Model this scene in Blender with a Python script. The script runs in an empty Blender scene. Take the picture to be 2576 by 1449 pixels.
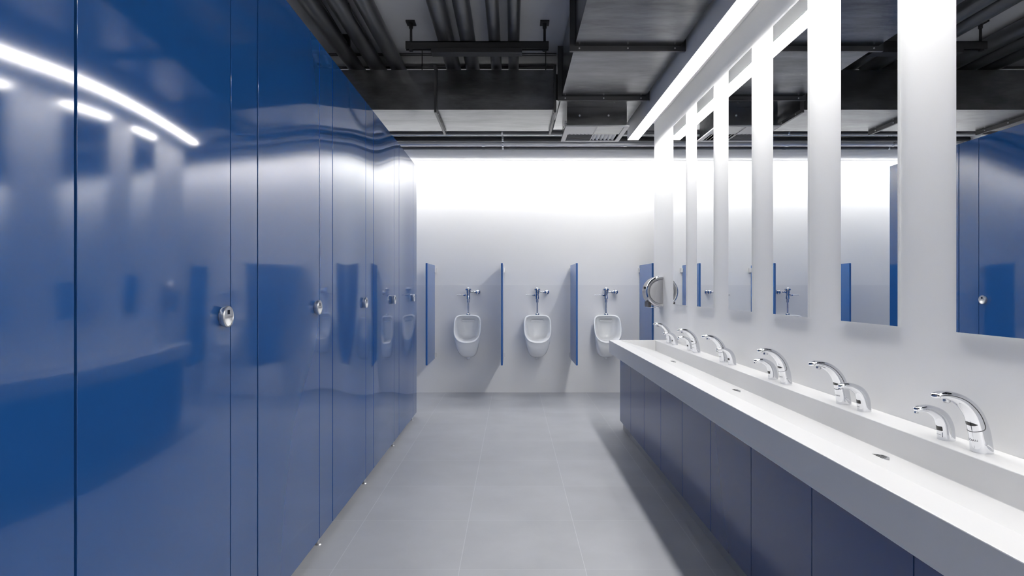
import bpy, bmesh, math, random
from mathutils import Vector, Matrix
random.seed(4)
C = bpy.context.scene.collection
F = 1510.0; H = 1.34
PI = math.pi

# ---------------------------------------------------------------- materials
def new_mat(name):
    m = bpy.data.materials.new(name); m.use_nodes = True
    nt = m.node_tree; b = nt.nodes['Principled BSDF']
    return m, nt, b
def simple(name, col, rough=.5, metal=0, spec=.5, coat=0, coat_r=.05, ior=1.5):
    m, nt, b = new_mat(name)
    b.inputs['Base Color'].default_value = (*col, 1)
    b.inputs['Roughness'].default_value = rough
    b.inputs['Metallic'].default_value = metal
    b.inputs['IOR'].default_value = ior
    b.inputs['Specular IOR Level'].default_value = spec
    b.inputs['Coat Weight'].default_value = coat
    b.inputs['Coat Roughness'].default_value = coat_r
    return m
def add_bump(m, scale, dist, detail=2, stretch=(1, 1, 1)):
    nt = m.node_tree; b = nt.nodes['Principled BSDF']
    geo = nt.nodes.new('ShaderNodeNewGeometry'); mp = nt.nodes.new('ShaderNodeMapping')
    mp.inputs['Scale'].default_value = stretch
    no = nt.nodes.new('ShaderNodeTexNoise'); no.inputs['Scale'].default_value = scale
    no.inputs['Detail'].default_value = detail
    bu = nt.nodes.new('ShaderNodeBump'); bu.inputs['Distance'].default_value = dist
    nt.links.new(geo.outputs['Position'], mp.inputs['Vector'])
    nt.links.new(mp.outputs['Vector'], no.inputs['Vector'])
    nt.links.new(no.outputs['Fac'], bu.inputs['Height'])
    nt.links.new(bu.outputs['Normal'], b.inputs['Normal'])
    return no
def mottle(m, scale, c1, c2, rough=None, stretch=(1, 1, 1), detail=6, lo=.35, hi=.65):
    nt = m.node_tree; b = nt.nodes['Principled BSDF']
    geo = nt.nodes.new('ShaderNodeNewGeometry'); mp = nt.nodes.new('ShaderNodeMapping')
    mp.inputs['Scale'].default_value = stretch
    no = nt.nodes.new('ShaderNodeTexNoise'); no.inputs['Scale'].default_value = scale
    no.inputs['Detail'].default_value = detail; no.inputs['Roughness'].default_value = .65
    rp = nt.nodes.new('ShaderNodeValToRGB')
    rp.color_ramp.elements[0].position = lo; rp.color_ramp.elements[1].position = hi
    rp.color_ramp.elements[0].color = (*c1, 1); rp.color_ramp.elements[1].color = (*c2, 1)
    nt.links.new(geo.outputs['Position'], mp.inputs['Vector'])
    nt.links.new(mp.outputs['Vector'], no.inputs['Vector'])
    nt.links.new(no.outputs['Fac'], rp.inputs['Fac'])
    nt.links.new(rp.outputs['Color'], b.inputs['Base Color'])
    if rough:
        mr = nt.nodes.new('ShaderNodeMapRange')
        mr.inputs['To Min'].default_value = rough[0]; mr.inputs['To Max'].default_value = rough[1]
        nt.links.new(no.outputs['Fac'], mr.inputs['Value'])
        nt.links.new(mr.outputs['Result'], b.inputs['Roughness'])
def emit(name, col, s):
    m, nt, b = new_mat(name)
    b.inputs['Base Color'].default_value = (.8, .8, .8, 1)
    b.inputs['Emission Color'].default_value = (*col, 1)
    b.inputs['Emission Strength'].default_value = s
    return m

LAMP = 28.0; COVE = 25.0
M = {}
M['wall'] = simple('white_wall_paint', (.885, .88, .872), .55)
M['splash'] = simple('splash_panel', (.825, .822, .822), .3)
M['blue'] = simple('blue_gloss_laminate', (.012, .072, .245), .065, ior=1.8)
add_bump(M['blue'], .8, .080, 0, (1, 1, .8))
for n_ in M['blue'].node_tree.nodes:
    if n_.type == 'MAPPING': n_.inputs['Location'].default_value = (0, 10.2, 13.8)
M['blueflat'] = simple('blue_satin_laminate', (.030, .125, .37), .2, ior=1.55)
M['navy'] = simple('navy_satin_laminate', (.010, .048, .180), .17, ior=1.5)
M['navyin'] = simple('dark_gap_blue', (.002, .006, .022), .6)  # near-black blue, stands in for shade in the cubicle door gaps
M['solid'] = simple('white_solid_surface', (.70, .70, .705), .36)
M['ceram'] = simple('white_vitreous_china', (.86, .87, .88), .07, coat=.4)
M['chrome'] = simple('polished_chrome', (.74, .75, .78), .05, 1)
M['chromed'] = simple('valve_chrome', (.58, .60, .65), .07, 1)
M['steel'] = simple('brushed_stainless', (.44, .44, .45), .25, 1)
add_bump(M['steel'], 30, .0002, 2, (1, 1, 30))
M['zinc'] = simple('satin_zinc', (.62, .63, .65), .25, .9)
M['mirror'] = simple('mirror_silvering', (.93, .94, .94), .0, 1)
M['glassedge'] = simple('mirror_edge', (.75, .80, .80), .2)
M['black'] = simple('black_rubber', (.006, .006, .008), .3)
M['lens'] = simple('dark_sensor_lens', (.01, .01, .012), .08)
M['duct'] = simple('galvanised_duct', (.16, .16, .165), .33, 1.0)
mottle(M['duct'], 2.2, (.10, .102, .108), (.21, .213, .222), (.22, .30), (.8, 2.6, 2), 10, .34, .66)
add_bump(M['duct'], 8, .0016, 6, (.8, 1.8, 2))
M['ductdark'] = simple('dark_duct_flange', (.05, .05, .053), .4, .4)
M['pipe'] = simple('dark_painted_pipe', (.11, .112, .12), .28, .6)
M['blackpipe'] = simple('black_painted_steel', (.022, .022, .025), .42, .2)
M['slab'] = simple('dark_grey_soffit', (.16, .163, .175), .5)
mottle(M['slab'], .7, (.52, .525, .55), (.62, .625, .65), (.4, .6), (1, 1, 1), 4)
M['pipebright'] = simple('polished_steel_pipe', (.74, .75, .78), .16, 1)
M['pipelight'] = simple('pale_glossy_pipe', (.72, .73, .76), .22, .5)
add_bump(M['pipelight'], 1.5, .02, 0)
M['grille'] = simple('grey_grille_paint', (.36, .36, .37), .4, .2)
M['slat'] = simple('white_grille_blade', (.62, .62, .63), .4)
M['fixture'] = simple('white_fixture_housing', (.84, .84, .84), .5)
M['lamp'] = emit('lamp_diffuser_glow', (1, .985, .96), LAMP)
M['cove'] = emit('cove_strip_glow', (1, 1, 1), COVE)
M['plinth'] = simple('dark_grey_plinth', (.30, .30, .305), .45)
M['bolt'] = simple('bright_bolt', (.45, .45, .46), .3, .9)
M['alum'] = simple('satin_aluminium', (.72, .72, .73), .28, .85)
M['logo'] = simple('engraved_grey', (.26, .26, .27), .5)
M['hole'] = simple('drain_hole_dark', (.02, .02, .02), .6)

# floor: 0.6 m porcelain tiles
m, nt, b = new_mat('grey_porcelain_tile')
geo = nt.nodes.new('ShaderNodeNewGeometry')
mp = nt.nodes.new('ShaderNodeMapping'); mp.inputs['Location'].default_value = (.2506, -2.86 + .6 * 5, 0)
nt.links.new(geo.outputs['Position'], mp.inputs['Vector'])
br = nt.nodes.new('ShaderNodeTexBrick')
br.offset = 0; br.squash = 1
br.inputs['Scale'].default_value = 1; br.inputs['Brick Width'].default_value = .6; br.inputs['Row Height'].default_value = .6
br.inputs['Mortar Size'].default_value = .0016; br.inputs['Mortar Smooth'].default_value = .1
br.inputs['Color1'].default_value = (.40, .41, .435, 1); br.inputs['Color2'].default_value = (.43, .44, .465, 1)
br.inputs['Mortar'].default_value = (.54, .55, .57, 1)
nt.links.new(mp.outputs['Vector'], br.inputs['Vector'])
no = nt.nodes.new('ShaderNodeTexNoise'); no.inputs['Scale'].default_value = 3; no.inputs['Detail'].default_value = 8
nt.links.new(geo.outputs['Position'], no.inputs['Vector'])
mx = nt.nodes.new('ShaderNodeMix'); mx.data_type = 'RGBA'; mx.blend_type = 'OVERLAY'
mx.inputs['Factor'].default_value = .22
nt.links.new(br.outputs['Color'], mx.inputs['A']); nt.links.new(no.outputs['Color'], mx.inputs['B'])
bw = nt.nodes.new('ShaderNodeRGBToBW'); nt.links.new(no.outputs['Color'], bw.inputs['Color'])
nt.links.new(bw.outputs['Val'], mx.inputs['B'])
nt.links.new(mx.outputs['Result'], b.inputs['Base Color'])
b.inputs['Roughness'].default_value = .36
M['floor'] = m

# ---------------------------------------------------------------- helpers
def link(o, parent=None):
    C.objects.link(o)
    if parent: o.parent = parent
    return o
def obj(name, bm, mat, parent=None, smooth=False, loc=None):
    bmesh.ops.recalc_face_normals(bm, faces=bm.faces[:])
    me = bpy.data.meshes.new(name); bm.to_mesh(me); bm.free()
    for mm in (mat if isinstance(mat, (list, tuple)) else [mat]): me.materials.append(mm)
    if smooth:
        for p in me.polygons: p.use_smooth = True
        if smooth != 'all':
            me.set_sharp_from_angle(angle=math.radians(38))
    o = bpy.data.objects.new(name, me); link(o, parent)
    if loc: o.location = loc
    return o
def tag(o, label=None, cat=None, group=None, kind=None):
    if label: o['label'] = label
    if cat: o['category'] = cat
    if group: o['group'] = group
    if kind: o['kind'] = kind
    return o
def thing(name, label, cat, loc=(0, 0, 0), group=None):
    o = bpy.data.objects.new(name, None); o.empty_display_size = .1
    link(o); o.location = loc
    return tag(o, label, cat, group)
def copy_tree(o, parent=None):
    c = o.copy(); C.objects.link(c); c.parent = parent
    for ch in list(o.children): copy_tree(ch, c)
    return c
def box(bm, x0, x1, y0, y1, z0, z1, bev=0, seg=2):
    g = bmesh.new()
    r = bmesh.ops.create_cube(g, size=1)
    for v in g.verts:
        v.co = Vector(((x0 + x1) / 2 + v.co.x * (x1 - x0), (y0 + y1) / 2 + v.co.y * (y1 - y0), (z0 + z1) / 2 + v.co.z * (z1 - z0)))
    if bev:
        bmesh.ops.bevel(g, geom=g.edges[:], offset=bev, segments=seg, profile=.5, affect='EDGES')
    merge(bm, g)
def merge(bm, g, mat=None):
    me = bpy.data.meshes.new('tmp'); g.to_mesh(me); g.free()
    if mat is not None: me.transform(mat)
    bm.from_mesh(me); bpy.data.meshes.remove(me)
def BX(*a, **k):
    bm = bmesh.new(); box(bm, *a, **k); return bm
def cyl(bm, p0, p1, r0, r1=None, n=24, caps=True):
    r1 = r0 if r1 is None else r1
    p0 = Vector(p0); p1 = Vector(p1); d = (p1 - p0); L = d.length
    q = Vector((0, 0, 1)).rotation_difference(d.normalized())
    rings = []
    for p, r in ((p0, r0), (p1, r1)):
        rings.append([bm.verts.new(p + q @ Vector((math.cos(2 * PI * i / n) * r, math.sin(2 * PI * i / n) * r, 0))) for i in range(n)])
    for i in range(n):
        bm.faces.new((rings[0][i], rings[0][(i + 1) % n], rings[1][(i + 1) % n], rings[1][i]))
    if caps:
        bm.faces.new(rings[0][::-1]); bm.faces.new(rings[1])
def CY(*a, **k):
    bm = bmesh.new(); cyl(bm, *a, **k); return bm
def lathe(bm, prof, origin=(0, 0, 0), axis=(0, 0, 1), n=28):
    """prof: list of (radius, height) along axis"""
    q = Vector((0, 0, 1)).rotation_difference(Vector(axis).normalized()); o = Vector(origin)
    prev = None
    for r, h in prof:
        if r < 1e-6:
            ring = [bm.verts.new(o + q @ Vector((0, 0, h)))]
        else:
            ring = [bm.verts.new(o + q @ Vector((math.cos(2 * PI * i / n) * r, math.sin(2 * PI * i / n) * r, h))) for i in range(n)]
        if prev:
            if len(prev) == 1 and len(ring) > 1:
                for i in range(n): bm.faces.new((prev[0], ring[i], ring[(i + 1) % n]))
            elif len(ring) == 1 and len(prev) > 1:
                for i in range(n): bm.faces.new((prev[i], ring[0], prev[(i + 1) % n]))
            elif len(ring) > 1:
                for i in range(n): bm.faces.new((prev[i], prev[(i + 1) % n], ring[(i + 1) % n], ring[i]))
        prev = ring
def LA(*a, **k):
    bm = bmesh.new(); lathe(bm, *a, **k); return bm
def tube(bm, pts, r, n=10, caps=True):
    pts = [Vector(p) for p in pts]
    rings = []; up = None
    for i, p in enumerate(pts):
        t = (pts[min(i + 1, len(pts) - 1)] - pts[max(i - 1, 0)]).normalized()
        if up is None:
            up = Vector((0, 0, 1)) if abs(t.z) < .9 else Vector((1, 0, 0))
        s = t.cross(up).normalized(); up = s.cross(t).normalized()
        rr = r[i] if isinstance(r, (list, tuple)) else r
        rings.append([bm.verts.new(p + (s * math.cos(2 * PI * k / n) + up * math.sin(2 * PI * k / n)) * rr) for k in range(n)])
    for a, b_ in zip(rings, rings[1:]):
        for k in range(n): bm.faces.new((a[k], a[(k + 1) % n], b_[(k + 1) % n], b_[k]))
    if caps:
        bm.faces.new(rings[0][::-1]); bm.faces.new(rings[-1])
def TU(*a, **k):
    bm = bmesh.new(); tube(bm, *a, **k); return bm
def catmull(P, n):
    out = []
    for i in range(len(P) - 1):
        p0 = P[max(i - 1, 0)]; p1 = P[i]; p2 = P[i + 1]; p3 = P[min(i + 2, len(P) - 1)]
        for k in range(n):
            t = k / n
            out.append(tuple(.5 * ((2 * b_) + (-a + c) * t + (2 * a - 5 * b_ + 4 * c - d) * t * t + (-a + 3 * b_ - 3 * c + d) * t ** 3) for a, b_, c, d in zip(p0, p1, p2, p3)))
    out.append(tuple(P[-1])); return out

# ---------------------------------------------------------------- room shell
YB = 7.708; Y0 = -3.5; SL = 3.465; XR = 1.480; XL = -2.45; XF = 2.9
def struct(name, bm, mat, **k):
    o = obj(name, bm, mat, **k); o['kind'] = 'structure'; return o
struct('floor', BX(XL - .1, XF + .1, Y0 - .1, YB + .1, -.1, 0), M['floor'])
struct('ceiling', BX(XL - .1, XF + .1, Y0 - .1, YB + .1, SL, SL + .12), M['slab'])
struct('wall_back', BX(XL - .1, XF + .1, YB, YB + .12, 0, SL), M['wall'])
struct('wall_left', BX(XL - .12, XL, Y0, YB, 0, SL), M['wall'])
struct('wall_front', BX(XL - .1, XF + .1, Y0 - .12, Y0, 0, SL), M['wall'])
struct('wall_right', BX(XR, XR + .16, Y0, 6.245, 0, SL), M['wall'])
struct('wall_alcove', BX(XF, XF + .12, Y0, YB, 0, SL), M['wall'])
struct('trim_1', BX(XL, XF, YB - .002, YB, 0, 1.378), M['splash'])

# ---------------------------------------------------------------- stall fronts
AX = -.994; ZT = 2.607; ZB = .045; TH = .030; STEP = .979; D0 = 1.366; D1 = 2.124
ordn = {-2: 'behind the viewer', -1: 'cut by the left picture edge', 0: 'nearest, widest', 1: 'second', 2: 'third', 3: 'fourth', 4: 'farthest, narrowest'}
# door lock prototype parts
def lock_base():
    bm = bmesh.new()
    lathe(bm, [(0, 0), (.030, 0), (.033, .004), (.0365, .016), (.0365, .021), (.0345, .0235), (.0325, .0235), (.0315, .0215)], axis=(1, 0, 0), n=48)
    return bm
def lock_face():
    bm = bmesh.new(); N = 24; rows = []
    for i in range(N + 1):
        z = .0325 * (1 - 2 * i / N); w = math.sqrt(max(0, .0325 ** 2 - z * z)); row = []
        for j in range(13):
            y = w * (j / 6 - 1)
            q = min(1, (math.hypot(y, z) / .0325))
            dep = 0
            if z < .002:
                s = min(1, (.002 - z) / .006)
                dep = -.0085 * s * (1 - q ** 3) * (1 - .55 * min(1, (.002 - z) / .03))
            row.append(bm.verts.new((.0218 + dep, y, z)))
        rows.append(row)
    for a, c in zip(rows, rows[1:]):
        for j in range(12): bm.faces.new((a[j], a[j + 1], c[j + 1], c[j]))
    bmesh.ops.remove_doubles(bm, verts=bm.verts[:], dist=1e-6)
    return bm
door0 = None
pil0 = None
dlabels = {
 -2: 'glossy blue cubicle door at the near end of the row, behind the viewer',
 -1: 'glossy blue cubicle door beside the viewer, just out of view at left',
 0: 'widest visible glossy blue cubicle door, its round lock nearest the viewer',
 1: 'second glossy blue cubicle door with a full lock in view, beyond the widest one',
 2: 'middle glossy blue cubicle door, third lock from the left',
 3: 'narrow-looking glossy blue cubicle door, fourth lock from the left',
 4: 'last glossy blue cubicle door, next to the end of the row by the urinals'}
plabels = {
 -2: 'narrow blue cubicle post panel at the near end behind the viewer',
 -1: 'narrow blue cubicle post panel behind the viewer, before the leftmost door',
 0: 'blue cubicle post panel left of the thick black gap at the picture\'s left',
 1: 'blue cubicle post panel right of the nearest round lock',
 2: 'blue cubicle post panel between the second and third locks',
 3: 'blue cubicle post panel between the third and fourth locks',
 4: 'blue cubicle post panel between the fourth and last locks',
 5: 'blue cubicle post panel ending the row, beside the white back wall'}
def make_door():
    t = thing('stall_door', '', 'cubicle door')
    obj('door_panel', BX(-TH, 0, .0062, D1 - D0 - .0065, ZB, ZT, bev=.0007), M['blue'], t)
    lk = obj('door_lock', lock_base(), M['alum'], t, smooth=True); lk.location = (0, 2.060 - D0, 1.242)
    lk['label'] = 'round silver lock'
    obj('lock_face', lock_face(), M['alum'], lk, smooth='all')
    obj('lock_indicator', BX(.0205, .0224, -.0085, .0085, .008, .0225), M['lens'], lk)
    return t
def make_post(w):
    t = thing('stall_post', '', 'cubicle panel')
    obj('post_panel', BX(-TH, 0, 0, w, ZB, ZT, bev=.0007), M['blue'], t)
    bm = bmesh.new(); box(bm, -TH - .014, -TH - .001, -.03, .03, ZB + .01, ZT - .01); box(bm, -TH - .014, -TH - .001, w - .03, w + .03, ZB + .01, ZT - .01)
    obj('gap_shade_strip', bm, M['navyin'], t)  # dark strips added behind the door gaps to make them read as shaded
    bm = bmesh.new()
    cyl(bm, (-.020, .035, .006), (-.020, .035, ZB + .002), .008); cyl(bm, (-.020, .035, 0), (-.020, .035, .005), .017, .012)
    f = obj('foot', bm, M['alum'], t, smooth=True); f['label'] = 'silver adjustable foot'
    return t
door0 = make_door(); W = STEP - (D1 - D0)
pil0 = make_post(W - .0035)
for n, k in enumerate(range(-1, 5)):
    d = door0 if n == 0 else copy_tree(door0)
    d.location = (AX, D0 + STEP * k, 0); tag(d, dlabels[k], 'cubicle door', 'blue cubicle doors')
for n, k in enumerate(range(-1, 5)):
    p = pil0 if n == 0 else copy_tree(pil0)
    p.location = (AX, D1 + STEP * (k - 1), 0); tag(p, plabels[k], 'cubicle panel', 'blue cubicle post panels')
pe = make_post(6.251 - (D1 + STEP * 4)); pe.location = (AX, D1 + STEP * 4, 0)
tag(pe, plabels[5], 'cubicle panel', 'blue cubicle post panels')
# side partitions of the cubicles (behind the fronts)
sides = []
for k in (5,):
    y = D1 + STEP * (k - 1) + W / 2
    if k == 5: y = 6.251 - .012
    s = obj('stall_partition', BX(XL, AX - TH - .016, -.012, .012, .15, 2.3, bev=.002), M['blueflat'])
    s.location = (0, y, 0)
    lab = {0: 'blue partition inside the cubicles, behind the leftmost post panel', 1: 'blue partition inside the cubicles, behind the post right of the nearest lock',
           2: 'blue partition inside the cubicles, behind the post after the second lock', 3: 'blue partition inside the cubicles, behind the post after the third lock',
           4: 'blue partition inside the cubicles, behind the post after the fourth lock', 5: 'blue end partition closing the cubicle row towards the urinals'}[k]
    tag(s, lab, 'partition')

# ---------------------------------------------------------------- trough sink
XFc = .920; ZC = .846; YF = 5.690; YN = .45; XD = 1.349; XB = XR - .001; ZFB = .726
RX = 1.02; RZ = ZC - .097; YI = 5.643; YNI = .50
bm = bmesh.new()
def V(x, y, z): return bm.verts.new((x, y, z))
o = [V(XFc, YN, ZC), V(XFc, YF, ZC), V(XB, YF, ZC), V(XB, YN, ZC)]
i_ = [V(RX, YNI, ZC), V(RX, YI, ZC), V(XD, YI, ZC), V(XD, YNI, ZC)]
lo = [V(XD, YI, RZ), V(XD, YNI, RZ)]
u = [V(XFc, YN, ZFB), V(XFc, YF, ZFB), V(XB, YF, ZFB), V(XB, YN, ZFB)]
for k in range(4):
    bm.faces.new((o[k], o[(k + 1) % 4], i_[(k + 1) % 4], i_[k]))
    bm.faces.new((o[k], u[k], u[(k + 1) % 4], o[(k + 1) % 4]))
bm.faces.new(u)
bm.faces.new((i_[0], i_[1], lo[0], lo[1]))
bm.faces.new((i_[2], i_[3], lo[1], lo[0]))
bm.faces.new((i_[1], i_[2], lo[0])); bm.faces.new((i_[3], i_[0], lo[1]))
bmesh.ops.recalc_face_normals(bm, faces=bm.faces[:])
ed = [e for e in bm.edges if len(e.link_faces) == 2 and e.calc_face_angle(0) > .6]
bmesh.ops.bevel(bm, geom=ed, offset=.0025, segments=2, profile=.5, affect='EDGES')
sink = thing('trough_sink', 'long white trough sink with sloping basin on navy cabinets', 'sink')
obj('basin', bm, M['solid'], sink)
for yd in (4.401, 3.159, 1.917, .675):
    dx = 1.169; zr = ZC - .097 * (dx - RX) / (XD - RX)
    d = obj('drain', LA([(0, .0012), (.029, .0012), (.0315, 0), (.031, -.014), (0, -.014)], n=36), M['zinc'], sink, smooth=True)
    d.location = (dx, yd, zr - .0005); d['label'] = 'round steel strainer'
    hb = bmesh.new()
    for a in range(-2, 3):
        for c in range(-2, 3):
            if a * a + c * c > 5: continue
            box(hb, a * .0095 - .003, a * .0095 + .003, c * .0095 - .003, c * .0095 + .003, .0013, .0017)
    obj('drain_holes', hb, M['hole'], d)
# ---------------------------------------------------------------- vanity cabinets
XC = 1.0227; ZCB = .0855; CP = .5198
cab = thing('vanity_cabinet', '', 'cabinet')
obj('cabinet_body', BX(XC + .020, XR - .002, .001, CP - .001, ZCB, ZFB - .001), M['navyin'], cab)
obj('cabinet_door', BX(XC, XC + .019, .0022, CP - .0022, ZCB, ZFB - .003, bev=.001), M['navy'], cab)
obj('plinth', BX(XC + .030, XR - .01, 0, CP, 0, ZCB), M['plinth'], cab)
clab = ['navy cabinet at the far end of the sink run, beside the urinals', 'second navy cabinet door from the far end of the sink run',
        'third navy cabinet door from the far end of the sink run', 'fourth navy cabinet door from the far end of the sink run',
        'fifth navy cabinet door from the far end of the sink run', 'sixth navy cabinet door from the far end, last whose foot is in view',
        'seventh navy cabinet door from the far end, cut by the bottom picture edge', 'broadest navy cabinet door, left of the sliver in the lower right corner',
        'sliver of navy cabinet door in the lower right corner of the picture', 'navy cabinet at the near end of the sink run, beside the viewer']
for k in range(10):
    c = cab if k == 0 else copy_tree(cab)
    c.location = (0, 5.687 - CP * (k + 1), 0); tag(c, clab[k], 'cabinet', 'navy cabinets under the trough sink')

# ---------------------------------------------------------------- mirrors
mp_ = thing('wall_mirror', '', 'mirror')
g = BX(0, .0105, 0, .394, 1.194, 2.814)
obj('mirror_glass', g, M['mirror'], mp_)
obj('mirror_backing', BX(.0106, .0118, .003, .391, 1.197, 2.811), M['glassedge'], mp_)
mlab = ['farthest tall narrow mirror, beside the round steel dispenser', 'second tall mirror from the far end of the right wall',
        'third tall mirror from the far end, showing a slatted grille', 'fourth tall mirror from the far end, its top just inside the picture',
        'second nearest tall mirror, showing a urinal and part of a blue panel', 'nearest tall mirror at the right picture edge, showing blue doors']
for k in range(6):
    c = mp_ if k == 0 else copy_tree(mp_)
    c.location = (1.4695, 5.467 - .6963 * k - .394, 0); tag(c, mlab[k], 'mirror', 'tall mirrors above the sink')

# ---------------------------------------------------------------- faucets
def sweep(st, n=40, sub=8, p=2.35):
    """st: (x, z, half thickness in plane, half width y)"""
    pts = catmull(st, sub); bm = bmesh.new(); rings = []; frames = []
    for i, (x, z, a, w) in enumerate(pts):
        q0 = pts[max(i - 1, 0)]; q1 = pts[min(i + 1, len(pts) - 1)]
        t = Vector((q1[0] - q0[0], 0, q1[1] - q0[1])).normalized()
        if i == 0: t = Vector((0, 0, 1))
        nrm = Vector((-t.z, 0, t.x)) * 1.0      # inner side (towards -x at the base)
        frames.append((Vector((x, 0, z)), nrm, a, w))
        ring = []
        for k in range(n):
            f = 2 * PI * k / n; c, s = math.cos(f), math.sin(f)
            cc = math.copysign(abs(c) ** (2 / p), c); ss = math.copysign(abs(s) ** (2 / p), s)
            ring.append(bm.verts.new(Vector((x, 0, z)) + nrm * cc * a + Vector((0, 1, 0)) * ss * w))
        rings.append(ring)
    for a, c in zip(rings, rings[1:]):
        for k in range(n): bm.faces.new((a[k], a[(k + 1) % n], c[(k + 1) % n], c[k]))
    bm.faces.new(rings[0][::-1]); bm.faces.new(rings[-1])
    return bm, frames
def surf(frames, s, phi, off=0, p=2.35):
    """point on the swept body: s = fractional index, phi from inner side"""
    i = int(min(s, len(frames) - 1.001)); t = s - i
    A, B = frames[i], frames[i + 1]
    P = A[0].lerp(B[0], t); N = A[1].lerp(B[1], t).normalized(); a = A[2] + (B[2] - A[2]) * t + off; w = A[3] + (B[3] - A[3]) * t + off
    c, sn = math.cos(phi), math.sin(phi)
    cc = math.copysign(abs(c) ** (2 / p), c); ss = math.copysign(abs(sn) ** (2 / p), sn)
    return P + N * cc * a + Vector((0, 1, 0)) * ss * w
def s_at_z(frames, z):
    for i in range(len(frames) - 1):
        if frames[i][0].z <= z <= frames[i + 1][0].z:
            return i + (z - frames[i][0].z) / max(1e-6, frames[i + 1][0].z - frames[i][0].z)
    return 0
def patch(frames, rows, nphi, off):
    """rows: list of (z, phi0, phi1)"""
    bm = bmesh.new(); R = []
    for z, f0, f1 in rows:
        s = s_at_z(frames, z)
        R.append([bm.verts.new(surf(frames, s, f0 + (f1 - f0) * j / nphi, off)) for j in range(nphi + 1)])
    for a, c in zip(R, R[1:]):
        for j in range(nphi): bm.faces.new((a[j], a[j + 1], c[j + 1], c[j]))
    r = bmesh.ops.extrude_face_region(bm, geom=bm.faces[:])
    for v in [e for e in r['geom'] if isinstance(e, bmesh.types.BMVert)]:
        v.co.x += .0012
    return bm
def text_mesh(s, size):
    cu = bpy.data.curves.new('t', 'FONT'); cu.body = s; cu.size = size; cu.align_x = 'CENTER'; cu.resolution_u = 2
    cu.offset = -.00006
    ob = bpy.data.objects.new('t', cu); C.objects.link(ob)
    dg = bpy.context.evaluated_depsgraph_get()
    me = bpy.data.meshes.new_from_object(ob.evaluated_get(dg))
    bpy.data.objects.remove(ob); bpy.data.curves.remove(cu)
    return me
def wrapped_logo(name, frames, s, size, z, parent, off=.0004, stretch=1.0):
    me = text_mesh(s, size)
    bm = bmesh.new(); bm.from_mesh(me); bpy.data.meshes.remove(me)
    bmesh.ops.triangulate(bm, faces=bm.faces[:])
    bmesh.ops.subdivide_edges(bm, edges=bm.edges[:], cuts=1)
    for v in bm.verts:
        ss = s_at_z(frames, z + v.co.y)
        phi = v.co.x * stretch / .024          # text runs from +y side round to -y side
        v.co = surf(frames, ss, -phi, off)
    return obj(name, bm, M['logo'], parent)

def make_faucet():
    t = thing('sensor_faucet', '', 'faucet')
    st = [(0, 0, .0285, .0275), (-.003, .030, .0275, .0265), (-.0093, .066, .027, .0255), (-.024, .110, .0235, .0245), (-.0486, .1424, .0195, .0235),
          (-.0776, .162, .0160, .0225), (-.1135, .1714, .0125, .0215), (-.138, .1700, .0095, .0185), (-.1475, .1690, .0065, .012), (-.1515, .1686, .002, .004)]
    bm, fr = sweep(st)
    obj('faucet_body', bm, M['chrome'], t, smooth='all')
    L = len(fr) - 1
    # dark seam that outlines the inner panel: side of spout, down, then round the front
    for sgn in (-1, 1):
        pts = []; s = 60
        zb = .071; sb = s_at_z(fr, zb)
        while s > sb + 2.2:
            pts.append(surf(fr, s, sgn * 1.72, .0001)); s -= 1.0
        for q in range(0, 7):
            a = q / 6 * PI / 2
            pts.append(surf(fr, sb + 2.2 * (1 - math.sin(a)), sgn * (1.72 - .3 * (1 - math.cos(a))), .0001))
        for q in range(1, 12):
            pts.append(surf(fr, sb - .35 * math.sin(q / 11 * PI / 2), sgn * (1.42 * (1 - q / 11)), .0001))
        if sgn == -1: bms = bmesh.new()
        tube(bms, pts, .0011, 6)
    obj('panel_seam', bms, M['black'], t, smooth=True)
    obj('sensor_window', patch(fr, [(.0880, -.7, .7), (.0895, -1.05, 1.05), (.0920, -.95, .95), (.0960, -.7, .7), (.0990, -.35, .35), (.1000, -.1, .1)], 20, .0006), M['lens'], t, smooth=True)
    bm = bmesh.new()
    lathe(bm, [(0, 0), (.0095, 0), (.0108, .004), (.0108, .012), (0, .012)], (-.1075, 0, .1495), (.12, 0, 1), 20)
    obj('aerator', bm, M['zinc'], t, smooth=True)
    obj('aerator_screen', LA([(0, 0), (.0078, 0), (.0078, .0008), (0, .0008)], (-.1077, 0, .1486), (.12, 0, 1), 16), M['black'], t)
    bm = bmesh.new()
    cyl(bm, (-.004, -.020, .028), (-.006, -.0305, .029), .0052, .0046, 16)
    tube(bm, [(-.007, -.0285, .030), (-.001, -.0305, .0255), (.007, -.029, .0185), (.012, -.027, .0145)], [.0028, .0034, .0028, .0014], 10)
    obj('mixing_lever', bm, M['chrome'], t, smooth=True)
    wrapped_logo('faucet_logo', fr, 'SLOAN', .0105, .037, t)
    return t
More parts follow.
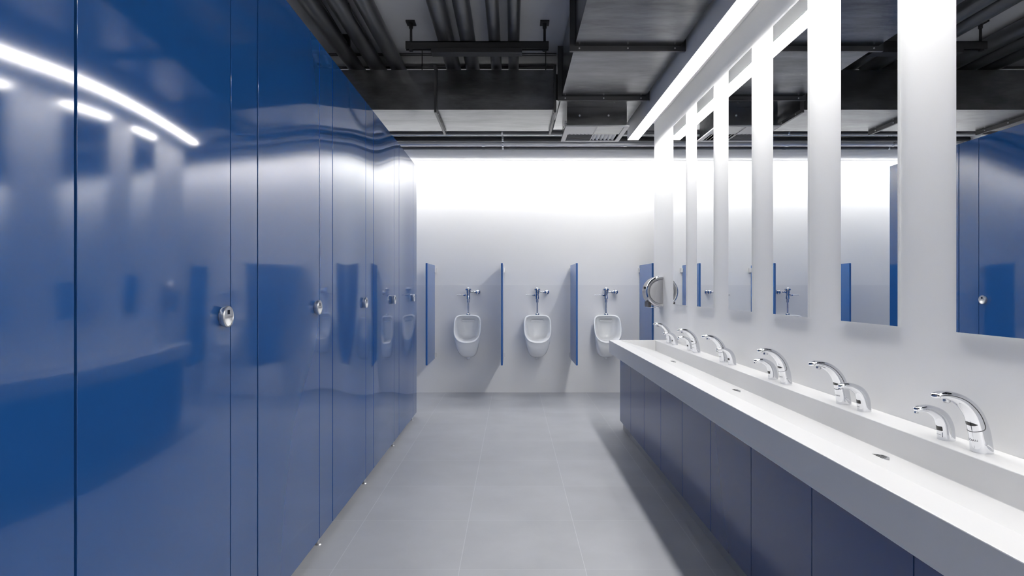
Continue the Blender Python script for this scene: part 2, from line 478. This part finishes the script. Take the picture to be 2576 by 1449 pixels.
def make_soap():
    t = thing('soap_dispenser', '', 'soap dispenser')
    st = [(0, 0, .0245, .0235), (-.0015, .024, .0240, .023), (-.0045, .0463, .0235, .0225), (-.015, .0714, .0212, .021), (-.0313, .0877, .0175, .0195),
          (-.0589, .1002, .0130, .018), (-.0839, .1010, .0105, .0165), (-.0985, .0985, .0085, .0135), (-.1035, .0973, .005, .008), (-.105, .0968, .0015, .003)]
    bm, fr = sweep(st)
    obj('dispenser_body', bm, M['chrome'], t, smooth='all')
    bms = bmesh.new()
    for sgn in (-1, 1):
        pts = [surf(fr, s, sgn * 1.62, .0) for s in range(60, 3, -1)]
        tube(bms, pts, .0005, 6)
    obj('body_seam', bms, M['zinc'], t, smooth=True)
    obj('sensor_window', patch(fr, [(.0325, -.5, .5), (.0340, -.62, .62), (.0500, -.62, .62), (.0515, -.5, .5)], 14, .0006), M['lens'], t, smooth=True)
    obj('nozzle', CY((-.0965, 0, .094), (-.0985, 0, .086), .0065, .0058, 16), M['zinc'], t, smooth=True)
    obj('nozzle_opening', CY((-.0985, 0, .0862), (-.0987, 0, .0854), .0038, n=12), M['black'], t)
    wrapped_logo('dispenser_logo', fr, 'SLOAN', .0055, .0175, t)
    return t
f0 = make_faucet(); s0 = make_soap(); XFA = 1.416
flab = ['large chrome sensor faucet nearest the viewer, at the right picture edge', 'second large chrome faucet from the right, a soap spout in front of it',
        'third large chrome faucet from the right, behind a smaller spout on its left', 'fourth large chrome faucet from the right, its base hidden by a soap spout',
        'fifth large chrome faucet from the right, clear of the soap spout beside it', 'farthest large chrome faucet, at the far end of the sink']
slab_ = ['small chrome soap spout nearest the viewer, left of the nearest faucet', 'small chrome soap spout right of and overlapping the second faucet',
         'small chrome soap spout left of the third faucet from the right', 'small chrome soap spout overlapping the fourth faucet from the right',
         'small chrome soap spout left of the fifth faucet from the right', 'farthest small chrome soap spout, in front of the farthest faucet']
for k, y in enumerate((1.809, 2.562, 3.100, 4.008, 4.605, 5.385)):
    c = f0 if k == 0 else copy_tree(f0)
    c.location = (XFA, y, ZC); tag(c, flab[k], 'faucet', 'chrome sensor faucets along the sink')
for k, y in enumerate((1.957, 2.413, 3.255, 3.860, 4.763, 5.215)):
    c = s0 if k == 0 else copy_tree(s0)
    c.location = (XFA, y, ZC); tag(c, slab_[k], 'soap dispenser', 'chrome soap spouts along the sink')

# ---------------------------------------------------------------- urinals
def dpt(f, w, zt, zb, e_top=4.6, e_bot=2.5, zc=None):
    zc = zb + (zt - zb) * .60 if zc is None else zc
    c, s = math.cos(f), math.sin(f)
    if s >= 0:
        return (w * math.copysign(abs(c) ** (2 / e_top), c), zc + (zt - zc) * abs(s) ** (2 / e_top))
    return (w * math.copysign(abs(c) ** (2 / e_bot), c), zc - (zc - zb) * abs(s) ** (2 / e_bot))
def make_urinal():
    t = thing('wall_urinal', '', 'urinal')
    N = 72; bm = bmesh.new()
    def rimy(z):      # rim leans forward towards the bottom
        u = max(0, min(1, (1.000 - z) / .34)); return -(.155 + .185 * u ** .9)
    st = []
    def ring(w, zt, zb, yf, zc=None, et=4.6, eb=2.5):
        r = []
        for k in range(N):
            x, z = dpt(2 * PI * k / N, w, zt, zb, et, eb, zc)
            r.append(bm.verts.new((x, yf(z), z)))
        st.append(r)
    ring(.130, .990, .474, lambda z: 0.0, .80, 4.6, 3.2)
    ring(.136, .996, .460, lambda z: -.020, .80, 4.6, 3.2)
    ring(.142, .998, .458, lambda z: -.070 - .02 * max(0, (.7 - z)), .81, 4.6, 3.2)
    ring(.150, 1.000, .482, lambda z: .52 * rimy(z) - .045, .81, 4.6, 3.0)
    ring(.158, 1.001, .535, lambda z: .78 * rimy(z) - .03, .815, 4.6, 2.8)
    ring(.165, 1.002, .606, lambda z: .93 * rimy(z) - .01, .82)
    ring(.1695, 1.003, .652, lambda z: rimy(z) + .010, .825)
    ring(.1700, 1.003, .661, lambda z: rimy(z) - .001, .83)
    ring(.1670, 1.000, .6645, lambda z: rimy(z) - .006, .83)
    ring(.1590, .990, .6700, lambda z: rimy(z) - .0055, .83)
    ring(.1560, .986, .6745, lambda z: rimy(z) + .001, .83)
    ring(.1500, .982, .6820, lambda z: rimy(z) * .90, .83)
    ring(.1400, .975, .6800, lambda z: rimy(z) * .66, .82)
    ring(.1200, .955, .6850, lambda z: rimy(z) * .38 - .01, .81)
    ring(.0850, .900, .6950, lambda z: -.055 - .12 * max(0, (.78 - z)), .79)
    ring(.0300, .820, .7500, lambda z: -.05, .785)
    for a, c in zip(st, st[1:]):
        for k in range(N): bm.faces.new((a[k], a[(k + 1) % N], c[(k + 1) % N], c[k]))
    bm.faces.new(st[0][::-1]); bm.faces.new(st[-1])
    obj('urinal_body', bm, M['ceram'], t, smooth='all')
    bm = bmesh.new()
    box(bm, -.080, .080, -.098, -.040, .916, .932, bev=.0075, seg=4)
    obj('spreader_ledge', bm, M['ceram'], t, smooth='all')
    obj('outlet_nub', LA([(0, 0), (.014, .002), (.022, .014), (.026, .035), (0, .035)], (0, -.085, .432), n=24), M['ceram'], t, smooth='all')
    return t
def make_valve():
    t = thing('flush_valve', '', 'flush valve')
    y = -.095
    zz = lambda p: 1.34 - (710 + p / 16.1 - 724.5) * .00503
    bm = bmesh.new()
    prof = [(0, zz(1322)), (.027, zz(1318)), (.0275, zz(1290)), (.022, zz(1262)), (.0125, zz(1238)), (.0095, zz(1235))]
    lathe(bm, prof + [(0, zz(1235))], (0, y, 0)); obj('pipe_flange', bm, M['chromed'], t, smooth=True)
    obj('flush_pipe', LA([(0, zz(1240)), (.0095, zz(1240)), (.0095, zz(810)), (0, zz(810))], (0, y, 0)), M['chromed'], t, smooth=True)
    bm = bmesh.new()
    lathe(bm, [(0, zz(820)), (.0155, zz(818)), (.0155, zz(690)), (.0225, zz(680)), (.0235, zz(600)), (.020, zz(570)), (.020, zz(470)), (.0245, zz(450)), (.0245, zz(345)), (0, zz(345))], (0, y, 0))
    obj('valve_body', bm, M['chromed'], t, smooth=True)
    obj('valve_cap', LA([(0, zz(350)), (.026, zz(345)), (.038, zz(320)), (.040, zz(290)), (.036, zz(262)), (.026, zz(250)), (.021, zz(228)), (.012, zz(220)), (0, zz(219))], (0, y, 0)), M['chromed'], t, smooth=True)
    zh = zz(520)
    bm = bmesh.new(); lathe(bm, [(0, 0), (.014, 0), (.017, .012), (.012, .020), (.015, .026), (.011, .044), (0, .046)], (-.018, y, zh), (-1, 0, 0), 20)
    h = obj('handle_socket', bm, M['chromed'], t, smooth=True)
    bm = bmesh.new(); tube(bm, [(-.058, y, zh), (-.10, y, zh + .001), (-.143, y, zh + .001)], [.0035, .0035, .0045], 12)
    obj('handle', bm, M['chromed'], t, smooth=True)
    zs = zz(400)
    bm = bmesh.new(); lathe(bm, [(0, 0), (.017, 0), (.017, .010), (.011, .016), (.011, .045), (.016, .050), (.016, .062), (.012, .068), (.012, .09), (0, .09)], (.018, y, zs), (1, 0, 0), 20)
    obj('supply_arm', bm, M['chromed'], t, smooth=True)
    bm = bmesh.new(); lathe(bm, [(0, .095), (.030, .0949), (.030, .088), (.024, .080), (.014, .072), (.014, .020), (.024, .012), (.031, 0), (.031, -.012), (.024, -.025), (.012, -.031), (.011, -.035), (0, -.036)], (.121, y, zs), (0, 1, 0), 28)
    obj('stop_valve', bm, M['chromed'], t, smooth=True)
    return t
u0 = make_urinal(); v0 = make_valve()
UX = (-.5555, .3185, 1.190)
ul = ['white wall urinal nearest the blue cubicles, left of three', 'white wall urinal in the middle of three', 'white wall urinal partly hidden by the end of the sink, right of three']
vl = ['chrome flush valve above the left urinal', 'chrome flush valve above the middle urinal', 'chrome flush valve above the right urinal, beyond the end of the sink']
for k, x in enumerate(UX):
    c = u0 if k == 0 else copy_tree(u0)
    c.location = (x, YB - .006, 0); tag(c, ul[k], 'urinal', 'wall urinals')
    c = v0 if k == 0 else copy_tree(v0)
    c.location = (x + .002, YB - .006, 0); tag(c, vl[k], 'flush valve', 'chrome flush valves above the urinals')
# urinal screens
sc = thing('urinal_screen', '', 'partition')
obj('screen_panel', BX(-.0115, .0115, 6.98 - YB, -.050, .439, 1.629, bev=.005, seg=3), M['blueflat'], sc)
for z in (1.566, .483):
    bm = bmesh.new()
    box(bm, -.0165, -.0120, -.085, -.007, z - .028, z + .028); box(bm, .0120, .0165, -.085, -.007, z - .028, z + .028)
    box(bm, .0165, .030, -.012, -.0021, z - .028, z + .028); box(bm, -.0165, .0165, -.012, -.0021, z - .028, z + .028)
    b_ = obj('bracket', bm, M['alum'], sc); b_['label'] = 'silver wall bracket'
sl_ = ['blue urinal screen left of the left urinal, next to the cubicles', 'blue urinal screen between left and middle urinals, seen edge-on',
       'blue urinal screen between the middle and right urinals', 'blue urinal screen at far right, partly behind the round steel dispenser']
for k, x in enumerate((-.9945, -.118, .755, 1.637)):
    c = sc if k == 0 else copy_tree(sc)
    c.location = (x, YB, 0); tag(c, sl_[k], 'partition', 'blue screens between the urinals')

# ---------------------------------------------------------------- round steel dispenser
dp = thing('paper_dispenser', 'round brushed steel paper dispenser on the white wall past the last mirror', 'dispenser', (1.466, 5.868, 1.304))
def cutx(bm, x=.0135):
    bmesh.ops.bisect_plane(bm, geom=bm.verts[:] + bm.edges[:] + bm.faces[:], plane_co=(x, 0, 0), plane_no=(1, 0, 0), clear_outer=True)
    bmesh.ops.holes_fill(bm, edges=[e for e in bm.edges if e.is_boundary], sides=0)
    return bm
bm = LA([(0, .205), (.146, .205), (.150, .200), (.152, .040), (.149, .038), (0, .038)], axis=(0, 1, 0), n=96); obj('drum', cutx(bm), M['steel'], dp, smooth=True)
bm = LA([(0, .037), (.152, .037), (.1545, .030), (.1545, .012), (.150, .003), (.143, -.001), (.134, .000), (.122, .008), (.1165, .013), (.115, .0165), (0, .0165)], axis=(0, 1, 0), n=96)
obj('front_cover', cutx(bm), M['steel'], dp, smooth=True)
bm = LA([(.1400, -.0002), (.1430, -.0035), (.1490, -.0005), (.1545, .008), (.156, .018), (.1545, .018), (.1500, .004), (.143, .0001), (.1400, -.0002)], axis=(0, 1, 0), n=96)
bmesh.ops.bisect_plane(bm, geom=bm.verts[:] + bm.edges[:] + bm.faces[:], plane_co=(.0135, 0, 0), plane_no=(1, 0, 0), clear_outer=True)
o_ = obj('cover_rim', bm, M['chrome'], dp, smooth=True); o_['label'] = 'polished rim'
bm = BX(-.157, -.146, .075, .130, .027, .052, bev=.003); obj('lock_window', bm, M['lens'], dp)
bm = bmesh.new(); box(bm, -.128, -.100, .02, .19, -.152, -.098, bev=.004); obj('paper_slot', bm, M['ductdark'], dp)
bm = bmesh.new(); box(bm, -.118, -.050, .03, .18, -.156, -.150, bev=.002); obj('tear_edge', bm, M['chrome'], dp)

# ---------------------------------------------------------------- linear lamp
ZL = H + 1.534
lp = thing('linear_ceiling_lamp', 'long bright linear lamp running above the mirrors', 'lamp', (1.2525, 0, ZL))
obj('lamp_diffuser', BX(-.0535, .0535, Y0 + .02, 6.215, .022, .034), M['lamp'], lp)
bm = bmesh.new(); HH = .185
box(bm, -.0565, -.0540, Y0 + .02, 6.22, .0, HH); box(bm, .0540, .060, Y0 + .02, 6.22, .0, HH)
box(bm, -.0540, .0540, Y0 + .02, 6.22, .036, HH); box(bm, -.0565, .060, 6.2201, 6.226, 0, HH)
obj('lamp_housing', bm, M['fixture'], lp)
obj('bounce_panel', BX(.0601, XR - 1.2525 - .001, Y0 + .02, 6.226, HH - .012, HH), M['fixture'], lp)  # white closing panel added to bounce light onto the wall above the lamp
for y in (.3, 1.9, 3.5, 5.0, 6.1):
    obj('suspension_rod', CY((0, y, HH), (0, y, SL - ZL), .004, n=10), M['blackpipe'], lp)

# ---------------------------------------------------------------- cove valance and strip on the back wall
VY = 7.26
vz0 = H + 326.5 / F * (VY + .09)
bm = bmesh.new(); prof = []
for k in range(13):
    a = PI / 2 * k / 12
    prof.append((VY + .105 - .105 * math.cos(a), vz0 + .105 - .105 * math.sin(a)))
prof += [(VY + .105, vz0 + .112), (VY, vz0 + .112)]
ends = [[bm.verts.new((x, y, z)) for y, z in prof] for x in (XL, XF)]
n_ = len(prof)
for k in range(n_): bm.faces.new((ends[0][k], ends[0][(k + 1) % n_], ends[1][(k + 1) % n_], ends[1][k]))
bm.faces.new(ends[0][::-1]); bm.faces.new(ends[1])
struct('trim_2', bm, M['wall'], smooth=True)
cv = thing('cove_light', 'white light strip hidden behind the valance along the back wall', 'lamp', (0, 7.46, vz0 + .045))
obj('strip_diffuser', BX(XL + .02, XF - .02, -.04, .04, 0, .004), M['cove'], cv)
obj('strip_housing', BX(XL + .02, XF - .02, -.093, .245, .005, .028), M['fixture'], cv)
# unseen fill light added on the opposite wall, copying the back wall's strip
fill_cove = thing('cove_light', 'added fill light strip on the unseen wall behind the viewer', 'lamp', (0, Y0 + .25, vz0 + .045))
obj('strip_diffuser', BX(XL + .02, XF - .02, -.04, .04, 0, .004), M['cove'], fill_cove)
obj('strip_housing', BX(XL + .02, XF - .02, -.248, .10, .005, .028), M['fixture'], fill_cove)
struct('trim_4', BX(XL, XF, Y0 + .36, Y0 + .38, vz0, vz0 + .112), M['wall'])  # unseen valance added in front of the extra fill strip

# ---------------------------------------------------------------- back wall services, pipes along x
def xpipe(name, px_y, Y, r, mat, label, cat, x0=XL + .02, x1=XF - .02, coup=(), n=24):
    z = H + (724.5 - px_y) / F * Y
    t = thing(name, label, cat, (0, Y, z))
    obj('pipe_run', CY((x0, 0, 0), (x1, 0, 0), r, n=n), mat, t, smooth=True)
    for x in coup:
        obj('pipe_coupling', CY((x - .018, 0, 0), (x + .018, 0, 0), r * 1.12, n=n), mat, t, smooth=True)
    for x in (-1.6, -.11, 1.75):
        b2 = CY((x, 0, r * .9), (x, 0, SL - z), .005, n=8); cyl(b2, (x - .01, 0, 0), (x + .01, 0, 0), r * 1.15, n=n)
        obj('pipe_hanger', b2, M['zinc'], t, smooth=True)
    return t
xpipe('water_pipe', 361.5, 7.16, .033, M['pipelight'], 'thick shiny steel pipe across the back wall above the lit band', 'pipe', coup=(-.34, 1.35))
xpipe('water_pipe', 372.5, 7.235, .0185, M['pipe'], 'thin dark pipe just under the shiny pipe at the back wall', 'pipe', coup=(-.34,))
xpipe('drain_pipe', 350, 7.05, .026, M['blackpipe'], 'dark pipe just above the shiny pipe at the back wall', 'pipe')
xpipe('conduit', 340, 6.88, .007, M['pipebright'], 'very thin bright conduit across the room before the back wall', 'pipe', coup=(-.34, -.09))
xpipe('drain_pipe', 333.5, 6.62, .022, M['pipe'], 'grey pipe behind the cross duct\'s back edge', 'pipe')

# ---------------------------------------------------------------- big ducts
def bolts(parent, pts, axis, r=.006):
    for p in pts:
        b2 = LA([(0, .006), (r * .7, .0055), (r, .003), (r, 0), (0, 0)], p, axis, 10)
        obj('bolt', b2, M['bolt'], parent, smooth=True)
def flange_y(parent, x0, x1, z0, z1, y, t):
    bm = bmesh.new()
    for yy in (y - .006, y + .006):
        pass
    box(bm, x0 - t, x1 + t, y - .012, y + .012, z0 - t, z0 + .0); box(bm, x0 - t, x1 + t, y - .012, y + .012, z1, z1 + t)
    box(bm, x0 - t, x0, y - .012, y + .012, z0, z1); box(bm, x1, x1 + t, y - .012, y + .012, z0, z1)
    f = obj('duct_flange', bm, M['ductdark'], parent)
    return f
DX0, DX1, DZ0, DZ1 = .431, 1.155, 2.998, 3.400
md = thing('air_duct', 'wide galvanised air duct running lengthwise beside the bright lamp', 'duct')
obj('duct_body', BX(DX0, DX1, Y0 + .01, 6.28, DZ0, DZ1), M['duct'], md)
for y in (.875, 1.957, 3.039, 4.121, 5.203):
    f = flange_y(md, DX0, DX1, DZ0, DZ1, y, .035)
    if y > 2.5:
        bolts(f, [(DX0 + .03, y - .012, DZ0 - .017), ((DX0 + DX1) / 2, y - .012, DZ0 - .017), (DX1 - .04, y - .012, DZ0 - .017)], (0, -1, 0))
CY0, CY1, CZ0, CZ1, CX1 = 5.312, 6.04, 2.918, 3.270, .372
cd = thing('air_duct', 'dark rectangular air duct crossing the room above the cubicles', 'duct')
obj('duct_body', BX(XL + .02, CX1, CY0, CY1, CZ0, CZ1), M['duct'], cd)
for x in (-1.76, -.675, .380):
    bm = bmesh.new(); t = .034
    box(bm, x - .010, x + .010, CY0 - t, CY1 + t, CZ0 - t, CZ0); box(bm, x - .010, x + .010, CY0 - t, CY1 + t, CZ1, CZ1 + t)
    box(bm, x - .010, x + .010, CY0 - t, CY0, CZ0, CZ1); box(bm, x - .010, x + .010, CY1, CY1 + t, CZ0, CZ1)
    f = obj('duct_flange', bm, M['ductdark'], cd)
    for s in (-1, 1):
        bolts(f, [(x + s * .010, CY0 + q, CZ0 - .017) for q in (.08, .36, .64)], (s, 0, 0), .007)
for x in (-1.9, -.80, .30):
    for y in (CY0 + .03, CY1 - .03):
        obj('hanger_rod', CY((x, y, CZ1), (x, y, SL), .004, n=8), M['blackpipe'], cd)
obj('duct_end_collar', BX(CX1, .4305, CY0 + .05, CY1 - .05, CZ0 + .10, CZ1 - .02), M['duct'], cd)

# ---------------------------------------------------------------- diffuser box
GX0, GX1, GY0, GY1, GZ = .492, 1.073, 5.48, 6.053, H + 1.475
df = thing('air_diffuser', 'square slatted air grille under the lengthwise duct, at the lamp\'s far end', 'air vent')
bm = BX(GX0 + .012, GX1 - .02, GY0 + .02, GY1 - .02, GZ + .045, DZ0 - .001)
box(bm, GX0 + .012, GX0 + .020, GY0 + .02, GY1 - .02, GZ + .0121, GZ + .045); box(bm, GX1 - .028, GX1 - .02, GY0 + .02, GY1 - .02, GZ + .0121, GZ + .045)
box(bm, GX0 + .020, GX1 - .028, GY0 + .02, GY0 + .028, GZ + .0121, GZ + .045); box(bm, GX0 + .020, GX1 - .028, GY1 - .028, GY1 - .02, GZ + .0121, GZ + .045)
pb = obj('plenum_box', bm, M['duct'], df)
bolts(pb, [(.62, GY0 + .02, GZ + .105), (.885, GY0 + .02, GZ + .105)], (0, -1, 0), .009)
bolts(pb, [(GX0 + .012, GY0 + .1 + .1 * q, GZ + .05 + .05 * (q % 2)) for q in range(4)], (-1, 0, 0), .009)
bm = bmesh.new(); fw = .042
box(bm, GX0, GX1, GY0, GY0 + .014, GZ, GZ + .012); box(bm, GX0, GX1, GY1 - .03, GY1, GZ, GZ + .012)
box(bm, GX0, GX0 + fw, GY0 + .014, GY1 - .03, GZ, GZ + .012); box(bm, GX1 - fw, GX1, GY0 + .014, GY1 - .03, GZ, GZ + .012)
gf = obj('grille_frame', bm, M['grille'], df)
cx = (GX0 + GX1) / 2; ym = GY0 + .30
obj('blank_panel', BX(GX0 + fw, cx - .006, GY0 + .014, ym, GZ + .003, GZ + .008), M['grille'], df)
obj('blank_panel', BX(cx + .002, GX1 - fw, GY0 + .014, ym, GZ + .005, GZ + .010), M['duct'], df)
obj('centre_bar', BX(cx - .006, cx + .002, GY0 + .014, GY1 - .03, GZ, GZ + .010), M['grille'], df)
for k in range(6):
    y = ym + .018 + k * .036
    g = BX(GX0 + fw, cx - .006, -.016, .016, -.001, .001); bmesh.ops.rotate(g, verts=g.verts[:], cent=(0, 0, 0), matrix=Matrix.Rotation(.7, 3, 'X'))
    bmesh.ops.translate(g, verts=g.verts[:], vec=(0, y, GZ + .013)); obj('slat', g, M['grille'], df)
for k in range(6):
    x = cx + .024 + k * .0375
    g = BX(-.016, .016, ym, GY1 - .03, -.001, .001); bmesh.ops.rotate(g, verts=g.verts[:], cent=(0, 0, 0), matrix=Matrix.Rotation(.75, 3, 'Y'))
    bmesh.ops.translate(g, verts=g.verts[:], vec=(x, 0, GZ + .013)); obj('slat', g, M['slat'], df)
for k in range(6):
    x = GX0 + fw + .012 + k * .036
    g = bmesh.new(); a = [g.verts.new(p) for p in ((x, ym - .001, GZ + .002), (x + .030, ym - .001, GZ + .002), (x, ym - .030, GZ + .002))]
    f = g.faces.new(a); r = bmesh.ops.extrude_face_region(g, geom=[f])
    bmesh.ops.translate(g, verts=[v for v in r['geom'] if isinstance(v, bmesh.types.BMVert)], vec=(0, 0, .0009)); obj('notch', g, M['blackpipe'], df)

# ---------------------------------------------------------------- overhead pipes along y
def ypipe(x, r, zc, y1, label, mat='pipe', joints=()):
    t = thing('ceiling_pipe', label, 'pipe', (x, 0, zc), 'dark pipes under the ceiling')
    obj('pipe_run', CY((0, Y0 + .02, 0), (0, y1, 0), r, n=32), M[mat], t, smooth=True)
    for y in joints:
        obj('pipe_collar', CY((0, y - .03, 0), (0, y + .03, 0), r * 1.07, n=32), M[mat], t, smooth=True)
    return t
zp = H + 1.966
ypipe(-.540, .067, zp + .0675, 5.60, 'thick dark pipe, leftmost of the four resting on the hung channel')
ypipe(-.361, .062, zp + .0625, 5.60, 'thick dark pipe, second from left on the hung channel')
ypipe(-.142, .048, zp + .0485, 5.60, 'slimmer dark pipe, third from left on the hung channel')
ypipe(.014, .047, zp + .0475, 5.60, 'slimmer dark pipe, rightmost of the four on the hung channel')
ypipe(-1.440, .066, 3.375, 5.75, 'dark pipe above the cubicles, nearest their blue top edge')
ypipe(-1.240, .066, 3.375, 5.75, 'dark pipe above the cubicles, middle one of three')
ypipe(-1.050, .066, 3.375, 5.75, 'dark pipe above the cubicles with a cable loop around it')
# clamps holding the left three to the ceiling
for k, (x, lab) in enumerate(((-1.44, 'black clamp bracket on the pipe nearest the cubicle tops'),)):
    bm = bmesh.new(); box(bm, x - .078, x + .078, 5.02, 5.06, 3.375, SL - .001)
    o_ = obj('pipe_clamp', bm, M['blackpipe']); tag(o_, lab, 'pipe clamp', 'black pipe clamps')
# trapeze hanger
YT = 4.80
tr = thing('trapeze_hanger', 'black steel channel hung from the ceiling on two rods, carrying four pipes', 'pipe hanger', (0, YT, 0))
def px2(x): return (x - 1288) / F * YT
z0, z1 = H + 1.9056, H + 1.966
bm = bmesh.new()
box(bm, px2(1021), px2(1380), -.02, .02, z1 - .006, z1); box(bm, px2(1021), px2(1380), -.02, -.016, z0, z1); box(bm, px2(1021), px2(1380), .016, .02, z0, z1)
obj('channel', bm, M['blackpipe'], tr)
obj('lower_channel', BX(px2(1086), px2(1313), -.045, .045, H + 1.8675, z0 - .0005, bev=.002), M['blackpipe'], tr)
for xx in (1034, 1370):
    x = px2(xx)
    bm = bmesh.new(); cyl(bm, (x, 0, z0 - .012), (x, 0, SL - .02), .010, n=16); cyl(bm, (x, 0, z0 - .012), (x, 0, z0), .018, n=6)
    cyl(bm, (x, 0, SL - .05), (x, 0, SL - .012), .016, n=16)
    rd = obj('threaded_rod', bm, M['blackpipe'], tr, smooth=True)
    obj('ceiling_plate', BX(x - .036, x + .036, -.045, .045, SL - .012, SL - .001), M['blackpipe'], rd)
# thin conduits across, just above the cross duct
for k, (yy, zz_, lab) in enumerate(((5.42, 3.448, 'thin dark conduit across the ceiling above the cross duct'), (5.75, 3.45, 'thin dark conduit across the ceiling behind the other thin conduit'))):
    o_ = obj('conduit', CY((XL + .02, yy, zz_), (.40, yy, zz_), .0135, n=14), M['pipe'], smooth=True); tag(o_, lab, 'conduit')
# beam beyond the cross duct
o_ = struct('trim_3', BX(XL, XF, 6.10, 6.30, SL - .055, SL - .0005), M['slab'])
# cables on the left pipes
def cable(pts, label):
    o_ = obj('cable', TU(catmull(pts, 8), .0045, 8), M['black'], smooth='all'); tag(o_, label, 'cable')
R_ = .0715
loop = [(-1.05 + R_ * math.sin(a), 3.02 + .10 * math.cos(a * .5), 3.375 - R_ * math.cos(a)) for a in [x * .45 for x in range(-4, 6)]]
cable(loop, 'thin black cable looped under the rightmost pipe above the cubicles')
cable([(-1.365, 3.95, 3.39), (-1.36, 4.0, 3.37), (-1.345, 4.2, 3.362), (-1.35, 4.5, 3.364), (-1.368, 4.8, 3.375)], 'thin black cable along the pipe nearest the cubicle tops')
cable([(-1.172, 4.3, 3.38), (-1.165, 4.4, 3.35), (-1.160, 4.6, 3.345), (-1.168, 4.9, 3.36)], 'thin black cable along the middle pipe above the cubicles')

# ---------------------------------------------------------------- camera, world, view
cam = bpy.data.cameras.new('camera'); co = bpy.data.objects.new('camera', cam); C.objects.link(co)
cam.sensor_fit = 'HORIZONTAL'; cam.sensor_width = 36; cam.lens = 36 * F / 2576
cam.clip_start = .05
co.location = (0, 0, H); co.rotation_euler = (PI / 2, 0, 0)
sc_ = bpy.context.scene
sc_.camera = co
w = bpy.data.worlds.new('world'); sc_.world = w; w.use_nodes = True
w.node_tree.nodes['Background'].inputs['Color'].default_value = (.5, .55, .65, 1)
w.node_tree.nodes['Background'].inputs['Strength'].default_value = .0
vs = sc_.view_settings
sc_.display_settings.display_device = 'sRGB'
vs.view_transform = 'Standard'; vs.look = 'None'; vs.gamma = 1; vs.use_curve_mapping = False
vs.exposure = 0.52
cy = sc_.cycles
cy.use_denoising = True
cy.max_bounces = 10; cy.diffuse_bounces = 6; cy.glossy_bounces = 6
cy.sample_clamp_indirect = 8
